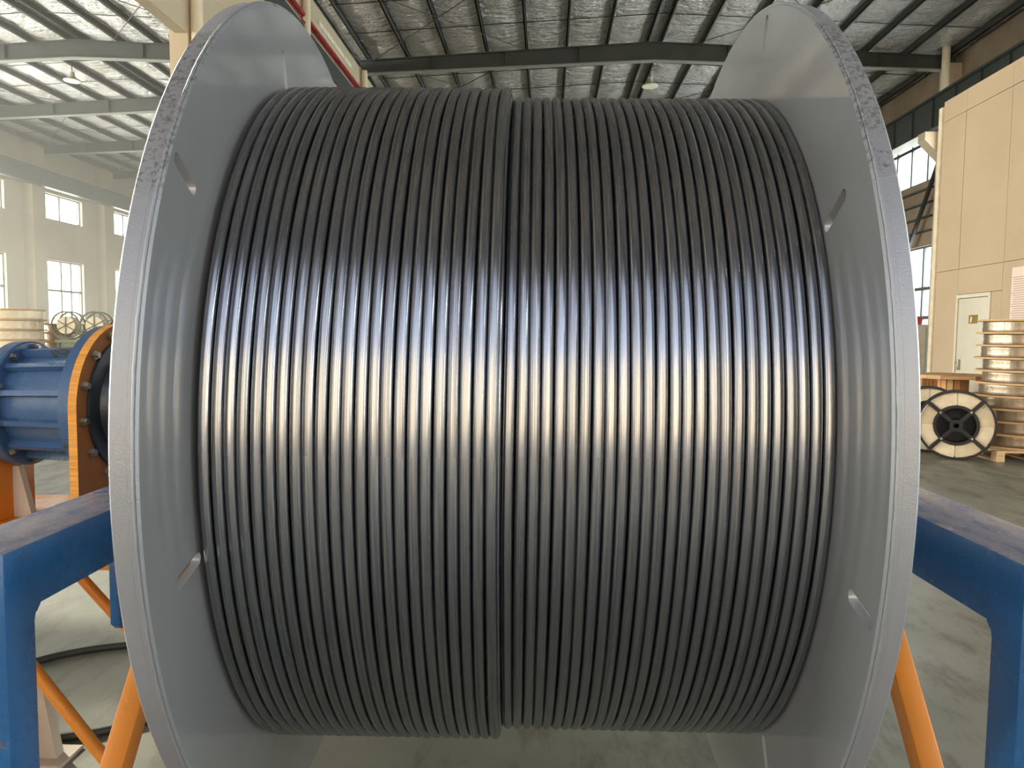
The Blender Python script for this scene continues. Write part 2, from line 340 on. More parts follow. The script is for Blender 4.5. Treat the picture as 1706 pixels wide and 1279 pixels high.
for k, (a, b) in enumerate(LW):
    vis = k >= 6; nm = {6: 'half cut by the left picture edge', 7: 'second from the left picture edge', 8: 'against the reel rim'}.get(k, 'number %d along the wall, out of the picture' % k)
    pw = .3 if k >= 6 else 1.25       # dimmed where visible to keep the mullions; raised in unseen windows as added fill
    daylight(UL - .3, a + .05, b - .05, 1.35, 5.4, 1, WIN_L * pw, (1, .95, .88)); daylight(UL - .3, a + .05, b - .05, 7.75, 9.1, 1, WIN_L * .4 * pw, (1, .95, .86))
    window(UL - .2, a, b, 7.7, 9.15, [(a + b) / 2] if vis else [], [], 1, 'high bright window in the far left wall, ' + nm)
    window(UL - .2, a, b, 1.3, 5.45, [a + .62, (a + b) / 2, b - .95] if vis else [(a + b) / 2], [3.75] if vis else [], 1, 'tall gridded lower window in the far left wall, ' + nm)
# right wall: blockwork with windows between the columns
RW = [(k + .75, k + 5.65) for k in [26.8 + 6.4 * k for k in range(-5, 4)]]
mb = MB(); wall_cells(mb, UR, V0, V1, 0, 12.2, .35, [(a, b, 7.4, 9.35) for a, b in RW] + [(a, b, 1.1, 5.0) for a, b in RW])
wr = struct(mb.build('wall_right', 'brownwall', smooth=False), 'brown stained block wall along the right side of the hall', 'wall')
for k, (a, b) in enumerate(RW):
    nm = 'between reel rim and tan room' if k == 5 else 'number %d along the wall, hidden in the picture' % k
    daylight(UR + .3, a + .05, b - .05, 1.15, 4.95, -1, WIN_R, (.96, .98, 1)); daylight(UR + .3, a + .05, b - .05, 7.45, 9.3, -1, WIN_R * .5, (1, 1, .93))
    window(UR + .15, a, b, 7.4, 9.35, [a + 1.25, a + 2.5, a + 3.7], [8.9], -1, 'high bright window in the brown right wall, ' + nm)
    window(UR + .15, a, b, 1.1, 5.0, [a + 1.25, a + 2.5, a + 3.7], [2.3, 3.4], -1, 'low window in the brown right wall, ' + nm)
g = MB(); g.box(UR - .95, UR - .6, V0, V1, 8.75, 9.75); g.box(UR - 1.05, UR - .5, V0, V1, 9.75, 9.83); g.box(UR - 1.05, UR - .5, V0, V1, 8.7, 8.75)
for i in range(46): g.box(UR - 1.03, UR - .52, V0 + .7 + i * 1.4, V0 + .72 + i * 1.4, 8.75, 9.75)
g.build('crane_girder', 'girder', wr, smooth=False)
for v in K26:
    c = MB(); c.box(UR - .5, UR - .01, v - .25, v + .25, 0, 11.0); c.prism([(UR - .5, 7.75), (UR - .5, 8.68), (UR - 1.15, 8.68), (UR - 1.15, 8.4)], lambda p, v=v: (p[0], v - .25, p[1]), lambda p, v=v: (p[0], v + .25, p[1]))
    c.build('column', 'pillar', wr, smooth=False)
for z0, z1 in ((5.3, 7.2),):                       # diagonal wall bracing under the high window
    for v in (26.8,):
        q = MB(); q.bar((UR - .3, v + 2.6, 4.6), (UR - .3, v + .3, 8.0), .1, .14); q.build('brace', 'rod', wr, smooth=False)
        q = MB()
        for i in range(4): q.box(UR - .12, UR - .02, v + 1.2, v + 6, 5.5 + i * .52, 5.56 + i * .52)
        q.build('ledge', 'purlin', wr, smooth=False)
q = MB(); q.tube([H(0, 0)] and [(UR - .62, 26.45, 0), (UR - .62, 26.45, 12.0)], .13, 16); q.build('downpipe', 'pipe', wr)
# middle row of columns with the beige girder wall on top
mb = MB(); mb.box(UM - .12, UM + .12, V0, V1, 7.07, 9.9); mb.box(UM - .10, UM + .10, V0, V1, 10.0, 11.0)
wm = struct(mb.build('trim_1', 'wall', smooth=False), 'beige girder wall on the middle row of columns', 'girder wall')
g = MB(); g.box(UM + .12, UM + .22, V0, V1, 9.35, 9.85); g.build('angle_beam', 'girder', wm, smooth=False)
for v in K26:
    c = MB(); c.box(UM - .22, UM + .13, v - .22, v + .22, 0, 11.0); c.build('column', 'pillar', wm, smooth=False)
    c = MB(); c.tube([(UM + .25, v - .1, 0), (UM + .25, v - .1, 10.9)], .11, 14); c.build('downpipe', 'pipe', wm)
q = MB(); q.tube([(UM + .2, V0, 10.13), (UM + .2, V1, 10.13)], .055, 10); q.build('red_pipe', 'red', wm)
q = MB(); q.tube([(UM + .24, V0, 9.9), (UM + .24, V1, 9.9)], .022, 8); q.build('thin_red_pipe', 'red', wm)
for i in range(22):
    q = MB(); v = 2 + i * 2.4; q.box(UM + .1, UM + .26, v, v + .05, 10.03, 10.07); q.build('pipe_bracket', 'girder', wm, smooth=False)
q = MB(); q.box(UM + .1, UM + .16, 21.7, 25.3, 10.46, 10.6)
for i in range(10): q.box(UM + .16, UM + .18, 21.7 + i * .38, 21.78 + i * .38, 10.46, 10.6)
q.build('pale_strip', 'white', wm, smooth=False)
# ends
mb = MB(); mb.box(UL - .35, UR + .35, V1, V1 + .35, 0, 12.4); struct(mb.build('wall_back', 'wall', smooth=False), 'beige end wall far down the hall', 'wall')
mb = MB(); wall_cells(mb, V0, UL - .35, UR + .35, 0, 12.4, -.3, [(-6.5, 11.5, 0, 10.9), (-20, -9, 0, 8.5)], 'u'); struct(mb.build('wall_front', 'wall', smooth=False), 'end wall with the wide open gateway behind the camera', 'wall')
# building across the yard, seen only as a reflection in the steel
mb = MB(); mb.box(-50, 50, -46, -38, -.2, 17.5); fb = struct(mb.build('wall_outside', 'facade', smooth=False), 'cream painted building across the yard, mirrored in the tubing', 'building')
for i in range(12):
    for z in (3.2, 8.6, 13.6):
        q = MB(); q.box(-46 + i * 8, -42.5 + i * 8, -38.05, -37.95, z, z + 1.6); q.build('facade_window', 'facade_w', fb, smooth=False)

# roof of the two bays
def roof(uc, half_l, half_r, zr, label, ks, sl=.055, lights=()):
    zt = lambda u: zr - sl * abs(u - uc)
    u0, u1 = uc - half_l, uc + half_r; nu = 88; nv = 190
    U = np.linspace(u0, u1, nu); V = np.linspace(V0, V1, nv); uu, vv = np.meshgrid(U, V)
    ph = np.abs(np.sin(PI * (np.abs(uu - uc) - .24) / 1.42)); rnd = np.random.rand(nv, nu)
    zz = zr - sl * np.abs(uu - uc) + .24 - .09 * ph * (.4 + .6 * np.abs(np.sin(PI * vv / 1.6))) - .05 * rnd * ph
    vs = np.stack([uu, vv, zz], -1).reshape(-1, 3); fs = [(i * nu + j, i * nu + j + 1, (i + 1) * nu + j + 1, (i + 1) * nu + j) for i in range(nv - 1) for j in range(nu - 1) if not any(l[0] < (U[j] + U[j + 1]) / 2 < l[1] and l[2] < (V[i] + V[i + 1]) / 2 < l[3] for l in lights)]
    b = MB(); b.poly([tuple(x) for x in vs], fs)
    # outer skin so that no light leaks in
    A = sorted({u0 - .4, uc, u1 + .4} | {l[0] for l in lights} | {l[1] for l in lights}); B = sorted({V0 - .3, V1 + .3} | {l[2] for l in lights} | {l[3] for l in lights})
    for a0, a1 in zip(A[:-1], A[1:]):
        for c0, c1 in zip(B[:-1], B[1:]):
            if any(l[0] < (a0 + a1) / 2 < l[1] and l[2] < (c0 + c1) / 2 < l[3] for l in lights): continue
            b.hexa([(a0, c0, zt(a0) + .45), (a1, c0, zt(a1) + .45), (a1, c1, zt(a1) + .45), (a0, c1, zt(a0) + .45), (a0, c0, zt(a0) + .5), (a1, c0, zt(a1) + .5), (a1, c1, zt(a1) + .5), (a0, c1, zt(a0) + .5)])
    o = struct(b.build('ceiling', 'foil', ang=60, rec=False, weld=False), label, 'roof')
    for l in lights:
        q = MB(); q.hexa([(l[0], l[2], zt(l[0]) + .5), (l[1], l[2], zt(l[1]) + .5), (l[1], l[3], zt(l[1]) + .5), (l[0], l[3], zt(l[0]) + .5), (l[0], l[2], zt(l[0]) + .51), (l[1], l[2], zt(l[1]) + .51), (l[1], l[3], zt(l[1]) + .51), (l[0], l[3], zt(l[0]) + .51)]); q.build('added_skylight', 'glass', o, smooth=False)
    pu = []; k = 0
    while uc - .24 - 1.42 * k > u0: pu.append(uc - .24 - 1.42 * k); k += 1
    k = 0
    while uc + .24 + 1.42 * k < u1: pu.append(uc + .24 + 1.42 * k); k += 1
    for u in pu:
        q = MB(); z = zt(u); q.box(u - .02, u + .02, V0, V1, z, z + .2); q.box(u - .02, u + .07, V0, V1, z, z + .015); q.box(u - .02, u + .07, V0, V1, z + .185, z + .2); q.build('purlin', 'purlin', o, smooth=False)
    for v in ks:
        for a, b_ in ((u0 + .1, uc), (uc, u1 - .1)):
            q = MB(); da = .45 if a != uc else .62; db = .62 if b_ == uc else .45
            def slab(t0, t1, w, mi): q.hexa([(a, v - w, zt(a) - t1[0]), (b_, v - w, zt(b_) - t1[1]), (b_, v + w, zt(b_) - t1[1]), (a, v + w, zt(a) - t1[0]), (a, v - w, zt(a) - t0[0]), (b_, v - w, zt(b_) - t0[1]), (b_, v + w, zt(b_) - t0[1]), (a, v + w, zt(a) - t0[0])], mi)
            slab((0, 0), (.03, .03), .13, 0); slab((.03, .03), (da, db), .012, 0); slab((da, db), (da + .03, db + .03), .13, 1)
            for i in range(1, 4):
                u = a + (b_ - a) * i / 4; q.box(u - .01, u + .01, v - .12, v + .12, zt(u) - .5, zt(u) - .02)
            q.build('rafter', ['rafter', 'rafter_f'], o, smooth=False)
    for i in range(len(ks) - 1):                   # thin cross rods and sag rods
        v0, v1 = ks[i], ks[i + 1]
        q = MB()
        for s_ in np.arange(u0 + .5, u1 - 5.6, 5.68):
            e = s_ + 5.68
            if s_ < uc < e: continue
            q.tube([(s_, v0, zt(s_) - .02), (e, v1, zt(e) - .02)], .014, 5); q.tube([(s_, v1, zt(s_) - .04), (e, v0, zt(e) - .04)], .014, 5)
        q.build('cross_rods', 'rod', o)
        q = MB()
        for f in (1 / 3, 2 / 3):
            v = v0 + (v1 - v0) * f; q.tube([(u0 + .2, v, zt(u0 + .2) + .1), (uc, v, zr + .1), (u1 - .2, v, zt(u1 - .2) + .1)], .016, 5)
        q.build('sag_rod', 'rod', o)
    return o
roof(3.65, 10.55, 10.55, 11.85, 'silver foil lined roof above the reel with purlins and rafters', K26)
roof(-17.4, 10.5, 10.5, 12.1, 'silver foil lined roof of the left bay with pale rafters', [20.4 + 6.4 * k for k in range(-4, 6)], lights=[(-25.5, -23.2, -5, 18), (-20.5, -18.5, -5, 18), (-16.3, -14.3, -5, 12), (-11.8, -9.6, -5, 8)])  # unseen roof openings added to let more light into the hall

# ------------------------------------------------------------------ tan panel room at the right
UP = 7.0; PV = [13.62, 12.9, 11.67, 10.44, 9.21, 7.98]; PZ = [.02, 2.69, 5.33, 5.69]
b = MB(); b.box(UP + .03, UP + .1, 7.98, 13.6, 0, 5.66); b.box(UP + .1, UR - 1.3, 13.5, 13.6, 0, 5.66); b.box(UP + .1, UR - 1.3, 7.98, 13.5, 5.6, 5.66)
room = struct(b.build('wall_partition', 'gap', smooth=False), 'tan panelled room built into the right side of the hall', 'wall')
for i in range(5):
    for j in range(3):
        a0, a1, z0, z1 = PV[i + 1] + .004, PV[i] - .004, PZ[j] + .004, PZ[j + 1] - .004; d = random.uniform(0, .008)
        q = MB()
        if i == 1 and j == 0: q.box(UP + d, UP + .03, a0, a1, 2.26, z1)        # over the door
        elif i == 2 and j == 0: q.box(UP + d, UP + .03, a0, 11.98, z0, z1) if False else q.box(UP + d, UP + .03, a0, a1, z0, z1)
        else: q.box(UP + d, UP + .03, a0, a1, z0, z1)
        q.build('panel', 'panel', room, smooth=False)
q = MB(); q.box(UP + .004, UP + .03, 11.674, 11.93, .03, 2.252); q.build('panel', 'panel', room, smooth=False)
q = MB(); q.box(UP - .03, UP + .12, 13.61, 13.72, 0, 5.6); q.build('corner_trim', 'panel_edge', room, smooth=False)
q = MB(); q.box(UP - .02, UP + .02, 11.93, 11.98, 0, 2.25); q.box(UP - .02, UP + .02, 12.84, 12.89, 0, 2.25); q.box(UP - .02, UP + .02, 11.98, 12.84, 2.19, 2.25)
dr = struct(q.build('door_1', 'doorframe', smooth=False), 'ivory door with a small gilt plate in the tan panel wall', 'door')
q = MB(); q.box(UP - .004, UP + .03, 11.99, 12.83, .02, 2.18, bev=.004); lf = q.build('door_leaf', 'door', dr)
q = MB(); q.box(UP - .05, UP - .004, 12.70, 12.725, .98, 1.16, bev=.006); q.build('handle', 'steel', lf)
q = MB(); q.lathe([(UP - .025, .025), (UP - .004, .028)], (0, 12.79, 1.1), 'x', 14); q.build('lock', 'steel', lf)
q = MB(); q.box(UP - .012, UP - .004, 12.26, 12.5, 1.76, 1.9); sg = q.build('sign_plate', 'gold', lf, smooth=False)
q = MB(); q.prism([(12.46, 1.78), (12.42, 1.78), (12.40, 1.86), (12.43, 1.88), (12.455, 1.85)], lambda p: (UP - .013, p[0], p[1]), lambda p: (UP - .012, p[0], p[1])); q.build('sign_figure', 'doorframe', sg, smooth=False)
q = MB(); q.box(-.004, .004, -.2, .2, -.42, .42); po = q.build('poster', 'poster', smooth=False); po.matrix_world = HALL @ Matrix.Translation((UP - .012, 11.22, 2.16))
tag(po, 'pale pink printed paper sheet pinned to the tan panel wall', 'poster')

# ------------------------------------------------------------------ the reel
RF = 1.098
def flange(sign, t, a, slots, x0):
    """disc with eight radial slots; splayed a little, as in the photograph"""
    n = 256
    b = MB(); b.lathe([(0, RF - .004), (.004, RF), (.018, RF)], (0, 0, 0), 'x', n); d = b.build('flange', ['flange', 'rim'])
    c = MB()
    for ang, r0, r1 in slots:
        wd = .013; pr = arc(r1 - wd, 0, wd, -PI / 2, PI / 2, 8) + arc(r0 + wd, 0, wd, PI / 2, 3 * PI / 2, 8); ca, sa = math.cos(ang), math.sin(ang)
        f = lambda x: (lambda p: (x, -(p[0] * ca - p[1] * sa), p[0] * sa + p[1] * ca))
        c.prism(pr, f(-.1), f(.15))
    for k in range(1): c.lathe([(-.1, .07), (t + .1, .07)], (0, 0, 0), 'x', 40)
    cu = c.build('cutter', 'flange')
    md = d.modifiers.new('b', 'BOOLEAN'); md.operation = 'DIFFERENCE'; md.solver = 'EXACT'; md.object = cu
    dg = bpy.context.evaluated_depsgraph_get(); me = bpy.data.meshes.new_from_object(d.evaluated_get(dg)); d.modifiers.clear(); d.data = me
    bpy.data.objects.remove(cu)
    bm = bmesh.new(); bm.from_mesh(me)
    for f in bm.faces:
        f.smooth = False
        c_ = f.calc_center_median(); r = math.hypot(c_.y, c_.z)
        f.material_index = 1 if r > RF - .003 and abs(f.normal.x) < .8 else 0
        f.smooth = f.material_index == 1
    for e in bm.edges:
        if len(e.link_faces) == 2 and e.calc_face_angle(0) > .5: e.smooth = False
    for v in bm.verts: v.co.x = sign * v.co.x + x0 + a * v.co.y
    if sign < 0: bmesh.ops.reverse_faces(bm, faces=bm.faces)
    bm.to_mesh(me); bm.free(); return d
D2R = math.radians
reel = empty('cable_reel', (0, 0, AXZ)); tag(reel, 'huge grey steel reel with slotted round flanges in the middle of the picture', 'reel')
angs = [72.5, 29.3, -13, -56.5, -101, -146, 169, 119]
f1 = flange(-1, .0487, -.0334, [(D2R(x), *((.89, .996) if i % 2 == 0 else (.985, 1.083))) for i, x in enumerate(angs)], -.625); f1.parent = reel; f1['label'] = 'left flange'
f2 = flange(1, .0444, .0368, [(D2R(x), *((.98, 1.08) if i % 2 == 0 else (.888, 1.0))) for i, x in enumerate(angs)], .625); f2.parent = reel; f2['label'] = 'right flange'
for sg, x0, a in ((-1, -.625, -.0334), (1, .625, .0368)):
    b = MB(); n = 420; pts = []
    for k in range(n):
        t = 2 * PI * k / n; r = RF + .0015 + random.uniform(-.0004, .0005); y = r * math.cos(t); pts.append((x0 + a * y + sg * (.0075 + random.uniform(-.0005, .0005)), y, r * math.sin(t)))
    b.tube(pts, .0027, 7, closed=True); b.build('weld_bead', 'rim', reel)
    b = MB(); t = .0487 if sg < 0 else .0444; b.lathe([(.0182, RF - .012), (.0182, RF), (t - .004, RF), (t, RF - .004), (t, RF - .012)], (0, 0, 0), 'x', 256, closed=True)
    for v in b.bm.verts: v.co.x = sg * v.co.x + x0 + a * v.co.y
    b.build('rim_band', 'rim', reel)
b = MB(); b.lathe([(-.59, .835), (.59, .835)], (0, 0, 0), 'x', 96)
for v in b.bm.verts: v.co.x += v.co.x / .6 * .032 * (v.co.y + .9)
b.build('drum_core', 'core', reel)
b = MB(); b.lathe([(-1.0, .06), (1.06, .06)], (0, 0, 0), 'x', 32); b.build('axle_shaft', 'steel', reel)

# ------------------------------------------------------------------ the tubing: one long steel tube, every turn a part
coil = empty('tubing_coil', (0, 0, AXZ)); tag(coil, 'dark glossy steel tubing wound in neat turns on the grey reel', 'tubing')
def turn(x0, R, r, lead, na=208, nc=16):
    th = np.linspace(-PI, PI, na + 1); ph = np.linspace(0, 2 * PI, nc, endpoint=False)
    T, Pp = np.meshgrid(th, ph, indexing='ij'); rr = R + r * np.cos(Pp)
    y = -rr * np.cos(T); z = rr * np.sin(T)
    wob = .0006 * np.sin(3 * T + x0 * 90) + .0004 * np.sin(7 * T + x0 * 40)
    x = x0 + lead * T / (2 * PI) + r * np.sin(Pp) + wob + x0 / .6 * .030 * (y + .9)
    vs = np.stack([x, y, z], -1).reshape(-1, 3); i = np.arange(na)[:, None]; j = np.arange(nc)[None, :]; j2 = (j + 1) % nc
    fs = np.stack([i * nc + j, i * nc + j2, (i + 1) * nc + j2, (i + 1) * nc + j], -1).reshape(-1, 4)
    me = bpy.data.meshes.new('turn'); me.vertices.add(len(vs)); me.vertices.foreach_set('co', vs.astype(np.float32).ravel())
    me.loops.add(fs.size); me.loops.foreach_set('vertex_index', fs.astype(np.int32).ravel()); me.polygons.add(len(fs))
    me.polygons.foreach_set('loop_start', np.arange(0, fs.size, 4, dtype=np.int32)); me.polygons.foreach_set('use_smooth', np.ones(len(fs), dtype=bool)); me.update(calc_edges=True); me.validate()
    bm = bmesh.new(); bm.from_mesh(me); bmesh.ops.recalc_face_normals(bm, faces=bm.faces); bm.to_mesh(me); bm.free()
    me.materials.append(M['tube']); return link('turn', me, coil)
p1, p2 = .0241, .02364; r1, r2 = .01195, .01175
for k in range(23): turn(-.5839 + r1 + k * p1, .9088 - r1, r1, p1)
for k in range(30): turn(.5912 - r2 - k * p2, .8846 - r2, r2, p2)

# ------------------------------------------------------------------ blue stands under the axle
def stand(sg, xin, xout, yf, lw, zt, zb, label):
    s = empty('reel_stand', (sg * (xin + xout) / 2, 0, 0)); tag(s, label, 'stand'); cx = sg * (xin + xout) / 2; hw = (xout - xin) / 2
    fx = lambda x: (lambda p: (x, p[0], p[1])); fr = .014
    yi = -yf - 0 + lw
    prof = [(-yf, zb - .03), (-yf, zt), (yf, zt), (yf, zb - .03), (yf - lw, zb - .03)] + [(yf - lw - fr + fr * math.cos(t), zb - fr + fr * math.sin(t)) for t in np.linspace(0, PI / 2, 6)] + [(-yf + lw + fr - fr * math.sin(t), zb - fr + fr * math.cos(t)) for t in np.linspace(0, PI / 2, 6)] + [(-yf + lw, zb - .03)]
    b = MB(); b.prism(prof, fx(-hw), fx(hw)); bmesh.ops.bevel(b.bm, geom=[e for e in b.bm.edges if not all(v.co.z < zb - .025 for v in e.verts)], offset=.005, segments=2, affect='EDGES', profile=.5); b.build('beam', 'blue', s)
    for q in (-1, 1):
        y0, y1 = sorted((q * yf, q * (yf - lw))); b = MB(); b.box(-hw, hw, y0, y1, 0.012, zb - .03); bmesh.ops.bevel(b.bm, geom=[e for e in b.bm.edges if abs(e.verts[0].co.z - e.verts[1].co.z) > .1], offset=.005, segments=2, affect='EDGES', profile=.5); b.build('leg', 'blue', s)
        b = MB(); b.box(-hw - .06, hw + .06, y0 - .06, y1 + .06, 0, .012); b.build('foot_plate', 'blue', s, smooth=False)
        dx = -sg * .0; yt, zt2 = -.37, zb; dy = q * 1
        b = MB(); b.bar((dx, q * 1.005, .03), (dx, q * .21, zb), .055, .055, up=(1, 0, 0), bev=.006); o = b.build('brace', 'orange', s); o['label'] = 'orange square brace'
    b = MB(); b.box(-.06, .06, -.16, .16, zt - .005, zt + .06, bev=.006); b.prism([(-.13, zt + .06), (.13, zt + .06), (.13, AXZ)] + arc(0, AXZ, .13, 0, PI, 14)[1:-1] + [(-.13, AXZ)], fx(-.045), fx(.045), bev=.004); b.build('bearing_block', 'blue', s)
    if sg > 0: return s
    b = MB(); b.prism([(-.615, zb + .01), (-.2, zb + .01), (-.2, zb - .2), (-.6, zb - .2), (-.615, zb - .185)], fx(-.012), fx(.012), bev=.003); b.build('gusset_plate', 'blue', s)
    return s
stand(-1, .84, .98, 1.055, .075, 1.13, 1.017, 'blue steel stand with orange braces left of the reel')
stand(1, .86, 1.03, 1.005, .08, 1.123, .995, 'blue chipped steel stand with orange braces right of the reel')

# ------------------------------------------------------------------ drive unit on the left
drv = empty('reel_drive', (-1.45, 0, 0)); tag(drv, 'blue ribbed gearbox on an orange bolted stand left of the reel', 'gearbox')
def X(x): return x + 1.45
b = MB(); pr = arc(0, AXZ, .245, 0, PI, 40) + [(-.245, .85), (.245, .85)]
b.prism(pr, lambda p: (X(-1.24), p[0], p[1]), lambda p: (X(-1.216), p[0], p[1])); pl = b.build('end_plate', ['brown', 'orange_lit'], drv); pl['label'] = 'orange end plate with rounded top'
for f in pl.data.polygons:
    if abs(f.normal.x) < .5: f.material_index = 1  # edge faces take the lit copy of the orange
for k in range(14):
    t = 2 * PI * (k + .28) / 14; b = MB(); c = (0, .222 * math.cos(t), AXZ + .222 * math.sin(t))
    b.lathe([(X(-1.216), .013), (X(-1.207), .013), (X(-1.207), .0095), (X(-1.198), .0095)], c, 'x', 6); b.build('bolt', 'steel', pl, smooth=False)
b = MB(); b.lathe([(X(-1.216), .2), (X(-1.206), .2), (X(-1.206), .15), (X(-1.18), .14), (X(-1.18), .075), (X(-1.02), .07)], (0, 0, AXZ), 'x', 64); b.build('hub', 'hub', drv)
b = MB(); b.lathe([(X(-1.275), .236), (X(-1.272), .24), (X(-1.243), .24), (X(-1.24), .236)], (0, 0, AXZ), 'x', 72); b.build('adapter_flange', 'blue_d', drv)
b = MB(); b.lathe([(X(-1.5), .145), (X(-1.47), .15), (X(-1.30), .16), (X(-1.275), .175)], (0, 0, AXZ), 'x', 72); b.build('housing', 'blue_d', drv)
for k in range(12):
    t = 2 * PI * (k + .5) / 12; ca, sa = math.cos(t), math.sin(t); b = MB()
    f = lambda s_: (lambda p: (X(p[0]), p[1] * ca - s_ * sa, AXZ + p[1] * sa + s_ * ca))
    b.prism([(-1.5, .14), (-1.5, .172), (-1.285, .178), (-1.275, .2), (-1.27, .14)], f(-.008), f(.008), bev=.002); b.build('rib', 'blue_d', drv)
b = MB(); b.lathe([(X(-1.545), .186), (X(-1.54), .19), (X(-1.505), .19), (X(-1.5), .186)], (0, 0, AXZ), 'x', 72); fl2 = b.build('rear_flange', 'blue_d', drv)
for k in range(10):
    t = 2 * PI * (k + .4) / 10; b = MB(); b.lathe([(X(-1.5), .011), (X(-1.49), .011), (X(-1.49), .007), (X(-1.483), .007)], (0, .172 * math.cos(t), AXZ + .172 * math.sin(t)), 'x', 6); b.build('bolt', 'steel', fl2, smooth=False)
b = MB(); b.lathe([(X(-1.9), .12), (X(-1.88), .165), (X(-1.62), .17), (X(-1.545), .15)], (0, 0, AXZ), 'x', 64); b.build('motor_housing', 'blue_d', drv)
b = MB(); b.box(X(-1.68), X(-1.567), -.09, .09, .92, AXZ - .16, bev=.004); b.build('saddle_post', 'orange', drv)
b = MB(); b.prism([(-1.567, .92), (-1.51, .92), (-1.548, 1.08), (-1.567, 1.08)], lambda p: (X(p[0]), -.012, p[1]), lambda p: (X(p[0]), .012, p[1])); b.build('gusset', 'cream_p', drv, smooth=False)
b = MB(); b.box(X(-1.95), X(-1.1), -.3, .3, .85, .92, bev=.005); b.build('base_beam', 'orange', drv)
for x, y in ((-1.8, -.22), (-1.8, .22)):
    b = MB(); b.box(X(x - .06), X(x + .06), y - .06, y + .06, 0, .85, bev=.004); b.build('post', 'orange', drv)
    b = MB(); b.prism([(x + .06, .012), (x + .2, .012), (x + .15, .3), (x + .06, .3)], lambda p: (X(p[0]), y - .02, p[1]), lambda p: (X(p[0]), y + .02, p[1])); b.build('foot_gusset', 'cream_p', drv, smooth=False)
    b = MB(); b.box(X(x - .12), X(x + .24), y - .066, y + .066, 0, .012); b.build('foot_plate', 'cream_p', drv, smooth=False)
for y, a, c in ((-.28, (-1.56, .86), (-.925, .02)), (.1, (-1.58, .86), (-.84, .02))):
    b = MB(); b.tube([(X(a[0]), y, a[1]), (X(c[0]), y, c[1])], .017, 14); b.build('strut_pipe', 'orange', drv)

# black hose lying in a loop on the floor
b = MB(); pts = []
for k in range(90):
    t = -.35 + 2 * PI * 1.08 * k / 89; r = .46 + .03 * math.sin(2 * t + .6) + .02 * k / 89; pts.append((-1.76 + r * 1.02 * math.cos(t), .72 + r * math.sin(t) * .9, .017 + (.036 * max(0, (k - 78) / 11))))
b.tube(pts, .0165, 12); tag(b.build('hose', 'rubber'), 'black hose lying in a round loop on the floor left of the reel', 'hose')

# ------------------------------------------------------------------ goods at the right
ORD = ['top', 'second', 'third', 'fourth', 'fifth', 'sixth', 'seventh', 'eighth', 'ninth', 'tenth', 'eleventh', 'twelfth']
def plank(p, x0, x1, y0, y1, z0, z1, name='board'):
    q = MB(); q.box(x0, x1, y0, y1, z0, z1); return q.build(name, 'ply2', p, smooth=False)
def pallet(u, v, w, label):
    p = hthing('pallet', u, v, label=label, cat='pallet')
    for i in range(3):
        c = (-w / 2 + .05 + i * (w - .1) / 2)
        plank(p, c - .05, c + .05, -w / 2, w / 2, 0, .022, 'bottom_board')
        for j in range(3): d = -w / 2 + .06 + j * (w - .12) / 2; plank(p, c - .05, c + .05, d - .06, d + .06, .022, .11, 'block')
    for i in range(6): c = -w / 2 + .06 + i * (w - .12) / 5; plank(p, -w / 2, w / 2, c - .055, c + .055, .11, .135, 'deck_board')
    return p
def coil_stack(u, v, R, z0, dz, n, dth, where, rc, wrapm='wrap'):
    """a stack of flat tube coils with a plywood disc between every two"""
    for k in range(n + 1):
        i = n - k; z = z0 + k * dz; du, dv = random.uniform(-.02, .02), random.uniform(-.015, .015)
        q = MB(); q.lathe([(0, R), (dth, R)], (0, 0, 0), 'z', 56); o = q.build('plywood_disc', 'ply'); o.location = H(u + du, v + dv, z)
        tag(o, '%s plywood disc %s' % (ORD[i] if i < n else 'lowest', where), 'plywood disc', 'plywood discs ' + where)
        if k < n:
            q = MB(); h = dz - dth; r = rc + random.uniform(-.008, .008)
            q.lathe([(.0, r - .012), (.006, r), (h * .3, r + .004), (h * .5, r - .002), (h * .75, r + .004), (h - .006, r), (h, r - .012)], (0, 0, 0), 'z', 56); o = q.build('tube_coil', wrapm); o.location = H(u + du, v + dv, z + dth)
            o.rotation_euler = (0, 0, k * .7)
            tag(o, '%s wrapped tube coil %s' % (ORD[i - 1], where), 'tube coil', 'wrapped coils ' + where)
pallet(6.05, 9.68, 1.0, 'pale wooden pallet under the tall coil stack by the tan wall')
coil_stack(6.08, 9.66, .5, .137, .1595, 10, .024, 'in the tall stack by the tan wall', .425)
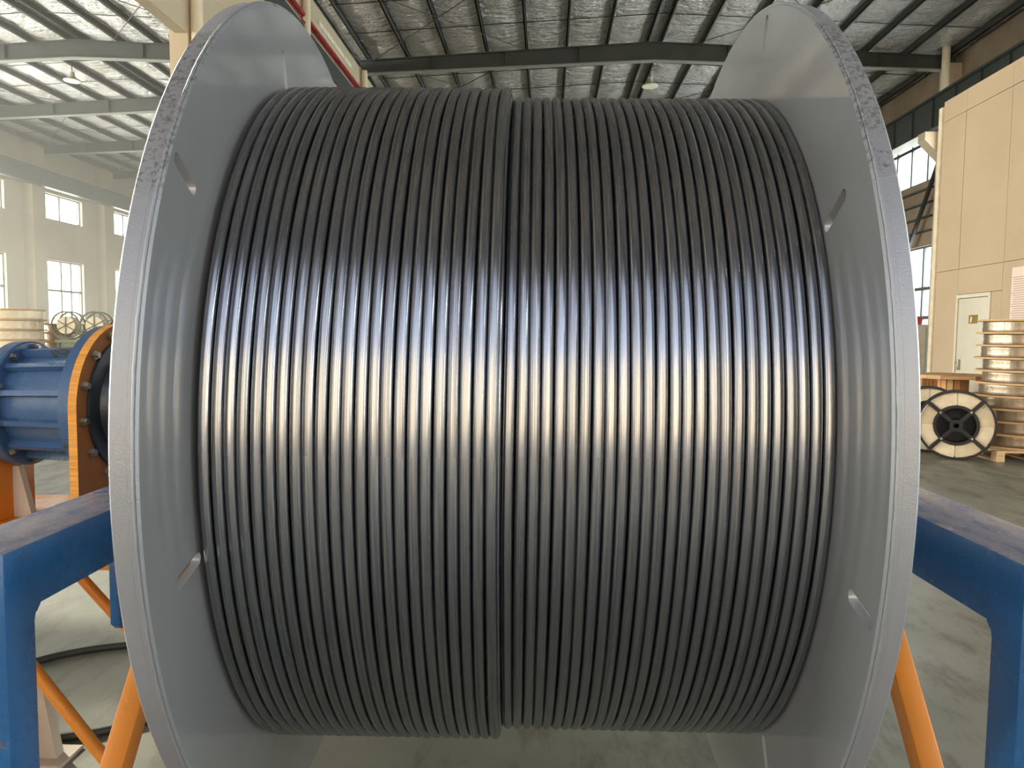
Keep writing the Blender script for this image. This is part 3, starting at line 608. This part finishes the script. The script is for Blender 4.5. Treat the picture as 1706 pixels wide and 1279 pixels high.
def spool(u, v, R, rz, label):
    s = hthing('tubing_spool', u, v, R, rz, label=label, cat='spool', group='black framed spools on the floor')
    q = MB(); q.lathe([(-.10, R * .60), (-.10, R * .9), (-.06, R * .945), (.10, R * .945), (.14, R * .9), (.14, R * .60)], (0, 0, 0), 'y', 64, closed=True); q.build('wound_coil', 'wrap_w', s)
    for k in range(8):
        a0, a1 = 2 * PI * k / 8 + .02, 2 * PI * (k + 1) / 8 - .02; pr = arc(0, 0, R * .93, a0, a1, 8) + arc(0, 0, R * .58, a1, a0, 8); q = MB(); d = random.uniform(0, .006)
        q.prism(pr, lambda p: (p[0], -.112 - d, p[1]), lambda p: (p[0], -.10, p[1])); q.build('paper_wrap', 'paper' if k % 3 else 'paper2', s, smooth=False)
    for y in (-.135, .155):
        q = MB(); q.lathe([(y - .012, R * .95), (y - .012, R), (y + .012, R), (y + .012, R * .95)], (0, 0, 0), 'y', 72, closed=True); q.build('rim_ring', 'black', s)
    q = MB(); q.lathe([(-.13, R * .5), (-.13, R * .585), (.14, R * .585), (.14, R * .5)], (0, 0, 0), 'y', 56, closed=True); q.build('inner_ring', 'black', s)
    for k in range(4):
        t = PI / 4 + k * PI / 2 + .06; c_, s_ = math.cos(t), math.sin(t); q = MB(); q.bar((c_ * .05, -.135, s_ * .05), (c_ * R * .97, -.135, s_ * R * .97), .045, .02, up=(0, 1, 0)); q.build('cross_arm', 'black', s, smooth=False)
        q = MB(); q.lathe([(-.155, .014), (-.145, .014)], (c_ * R * .54, 0, s_ * R * .54), 'y', 8); q.build('bolt', 'steel', s)
    q = MB(); q.lathe([(-.16, .03), (-.16, .075), (.16, .075), (.16, .03)], (0, 0, 0), 'y', 28, closed=True); q.build('hub', 'core', s)
    q = MB(); q.lathe([(.10, R * .5), (.112, R * .5)], (0, 0, 0), 'y', 40); q.build('back_plate', 'core', s)
    return s
spool(5.165, 9.40, .43, -.47, 'front black framed spool of white tubing standing on the floor')
spool(5.13, 10.0, .435, -.42, 'rear white tubing spool half hidden behind the front one')
# wooden cable drum lying on its side, and the slatted box behind it
d = hthing('wooden_drum', 6.0, 11.05, label='wooden cable drum lying flat behind the black framed spools', cat='cable drum')
for z0, z1 in ((0, .05), (.93, .985)):
    for k in range(7):
        a, b_ = -.56 + k * .16, -.56 + (k + 1) * .16 - .006; R = .56
        pr = [(a, -math.sqrt(max(0, R * R - a * a))), (b_, -math.sqrt(max(0, R * R - b_ * b_))), (b_, math.sqrt(max(0, R * R - b_ * b_))), (a, math.sqrt(max(0, R * R - a * a)))]
        pr = [p for i, p in enumerate(pr) if i == 0 or (Vector(p) - Vector(pr[i - 1])).length > 1e-4]
        if len(pr) > 2 and (Vector(pr[0]) - Vector(pr[-1])).length < 1e-4: pr = pr[:-1]
        q = MB(); q.prism([(p[1], p[0]) for p in pr], lambda p: (p[0], p[1], z0), lambda p: (p[0], p[1], z1 - random.uniform(0, .004))); q.build('flange_board', 'ply', d, smooth=False)
for k in range(14):
    t = 2 * PI * k / 14; q = MB(); c_, s_ = math.cos(t), math.sin(t); q.bar((.19 * c_, .19 * s_, .05), (.19 * c_, .19 * s_, .93), .075, .022, up=(c_, s_, 0)); q.build('stave', 'crate' if k % 3 else 'ply', d, smooth=False)
bx = hthing('slatted_box', 6.16, 12.0, label='orange wood slatted box behind the flat cable drum', cat='box')
q = MB(); q.box(-.24, .24, -.19, .19, 0, .9); q.build('box_body', 'corru', bx, smooth=False)
for k in range(8):
    x = -.24 + k * .06; q = MB(); q.box(x + .004, x + .054, -.208, -.19, .03, .9); q.build('slat', 'crate', bx, smooth=False)
# cabinet with a red box on it, beyond the room's corner
cb = hthing('cabinet', 8.1, 16.3, label='pale steel cabinet beyond the corner of the tan room', cat='cabinet')
q = MB(); q.box(-.3, .3, -.25, .25, .05, 1.8, bev=.01); q.build('body', 'cabinet', cb)
q = MB(); q.box(-.27, -.01, -.268, -.25, .12, 1.74, bev=.004); q.build('cabinet_door', 'panel_edge', cb)
q = MB(); q.box(.01, .27, -.268, -.25, .12, 1.74, bev=.004); q.build('cabinet_door', 'cabinet', cb)
q = MB(); q.box(-.28, .28, -.23, .23, 0, .05); q.build('plinth', 'black', cb, smooth=False)
rb = hthing('red_box', 7.97, 16.25, 1.8, label='small red box standing on the pale cabinet', cat='box')
q = MB(); q.prism([(-.09, 0), (.09, 0), (.11, .14), (-.11, .14)], lambda p: (p[0], -.08, p[1]), lambda p: (p[0], .08, p[1]), bev=.006); q.build('tub', 'redplastic', rb)
q = MB(); q.box(-.118, .118, -.09, .09, .14, .158, bev=.004); q.build('rim', 'redplastic', rb)

# ------------------------------------------------------------------ goods at the far left
pallet(-12.0, 16.0, 1.3, 'pale pallet under the wide coil stack at the far left')
coil_stack(-12.0, 16.0, .64, .137, .2245, 8, .03, 'in the wide stack at the far left', .58, 'wrap_w')
pallet(-11.6, 17.6, 1.2, 'pallet under the narrower coil stack at the far left')
coil_stack(-11.72, 17.3, .56, .137, .213, 7, .03, 'in the narrow stack behind at the far left', .47)
bn = hthing('work_bench', -10.2, 16.2, label='dull green bench carrying two grey spools at the far left', cat='bench')
q = MB(); q.box(-.75, .95, -.35, .35, 1.22, 1.29, bev=.005); q.build('bench_top', 'green', bn)
q = MB(); q.box(-.7, .9, -.32, -.29, .35, 1.22); q.build('front_panel', 'green', bn, smooth=False)
for x in (-.68, .88):
    for y in (-.3, .3): q = MB(); q.box(x - .035, x + .035, y - .035, y + .035, 0, 1.22); q.build('leg', 'girder', bn, smooth=False)
def hoop(u, v, z, R, label):
    s = hthing('wire_spool', u, v, z + R, .1, label=label, cat='spool', group='grey spools on the green bench')
    for y in (-.13, .13):
        q = MB(); q.lathe([(y - .012, R * .9), (y - .012, R), (y + .012, R), (y + .012, R * .9)], (0, 0, 0), 'y', 40, closed=True); q.build('rim_ring', 'hoop', s)
        for k in range(6): t = PI * k / 3 + .5; q = MB(); q.bar((0, y, 0), (R * .92 * math.cos(t), y, R * .92 * math.sin(t)), .018, .012, up=(0, 1, 0)); q.build('spoke', 'hoop', s, smooth=False)
    q = MB(); q.lathe([(-.12, R * .62), (.12, R * .62)], (0, 0, 0), 'y', 32); q.build('wound_wire', 'wrap_w', s)
    return s
hoop(-10.82, 16.15, 1.29, .32, 'grey rimmed spool on the left end of the green bench')
hoop(-10.16, 16.15, 1.29, .32, 'grey rimmed spool in the middle of the green bench')
q = MB(); q.lathe([(-.14, .12), (-.14, .24), (.14, .24), (.14, .12)], (0, 0, 0), 'y', 36, closed=True); o = q.build('dark_coil', 'coilblack'); o.location = H(-9.58, 16.15, 1.53); o.rotation_euler = (0, 0, .2)
tag(o, 'dark coil standing on the green bench next to the reel rim', 'coil')
def batten(u, v, z, L, label):
    s = hthing('strip_lamp', u, v, z, .3, label=label, cat='lamp')
    q = MB(); q.box(-L / 2, L / 2, -.06, .06, 0, .05, bev=.005); q.build('lamp_body', 'white', s)
    q = MB(); q.tube([(-L / 2 + .04, 0, -.02), (L / 2 - .04, 0, -.02)], .018, 10); q.build('lamp_tube', 'lamp', s)
    for x in (-L / 2 + .1, L / 2 - .1): q = MB(); q.tube([(x, 0, .05), (x, 0, 7.1 + 2.5 - z if False else 9.7 - z)], .006, 5); q.build('hanger', 'rod', s)
    return s

# pendant lamps
def pendant(u, v, z, top, label):
    s = hthing('pendant_lamp', u, v, z, label=label, cat='lamp', group='round pendant lamps under the roof')
    q = MB(); q.lathe([(-.02, .30), (0, .32), (.03, .30), (.12, .16), (.22, .1), (.34, .09), (.36, .03)], (0, 0, 0), 'z', 32); q.build('lamp_shade', 'lamp', s)
    q = MB(); q.tube([(0, 0, .36), (0, 0, top - z)], .02, 8); q.build('stem', 'rod', s)
pendant(-18.98, 29, 11.40, 12.13, 'round pale lamp hanging under the left bay roof')
pendant(3.9, 29.4, 11.2, 11.93, 'round pale lamp hanging under the ridge above the tubing')

# thin haze volume added in the left bay to stand in for lens glare
m = bpy.data.materials.new('glare veil'); m.use_nodes = True; t = m.node_tree; t.nodes.clear()
vo = N(t, 'ShaderNodeVolumeScatter'); vo.inputs['Color'].default_value = (1, .96, .88, 1); vo.inputs['Density'].default_value = .008; vo.inputs['Anisotropy'].default_value = .2
t.links.new(vo.outputs[0], N(t, 'ShaderNodeOutputMaterial').inputs['Volume'])
b = MB(); b.box(UL + 1.2, UM - 1.0, 9.0, V1 - 1, .3, 11.0); hz = b.build('glare_haze', m, smooth=False); hall(hz); tag(hz, 'thin haze standing in for lens glare in the left bay', 'haze', kind='stuff')
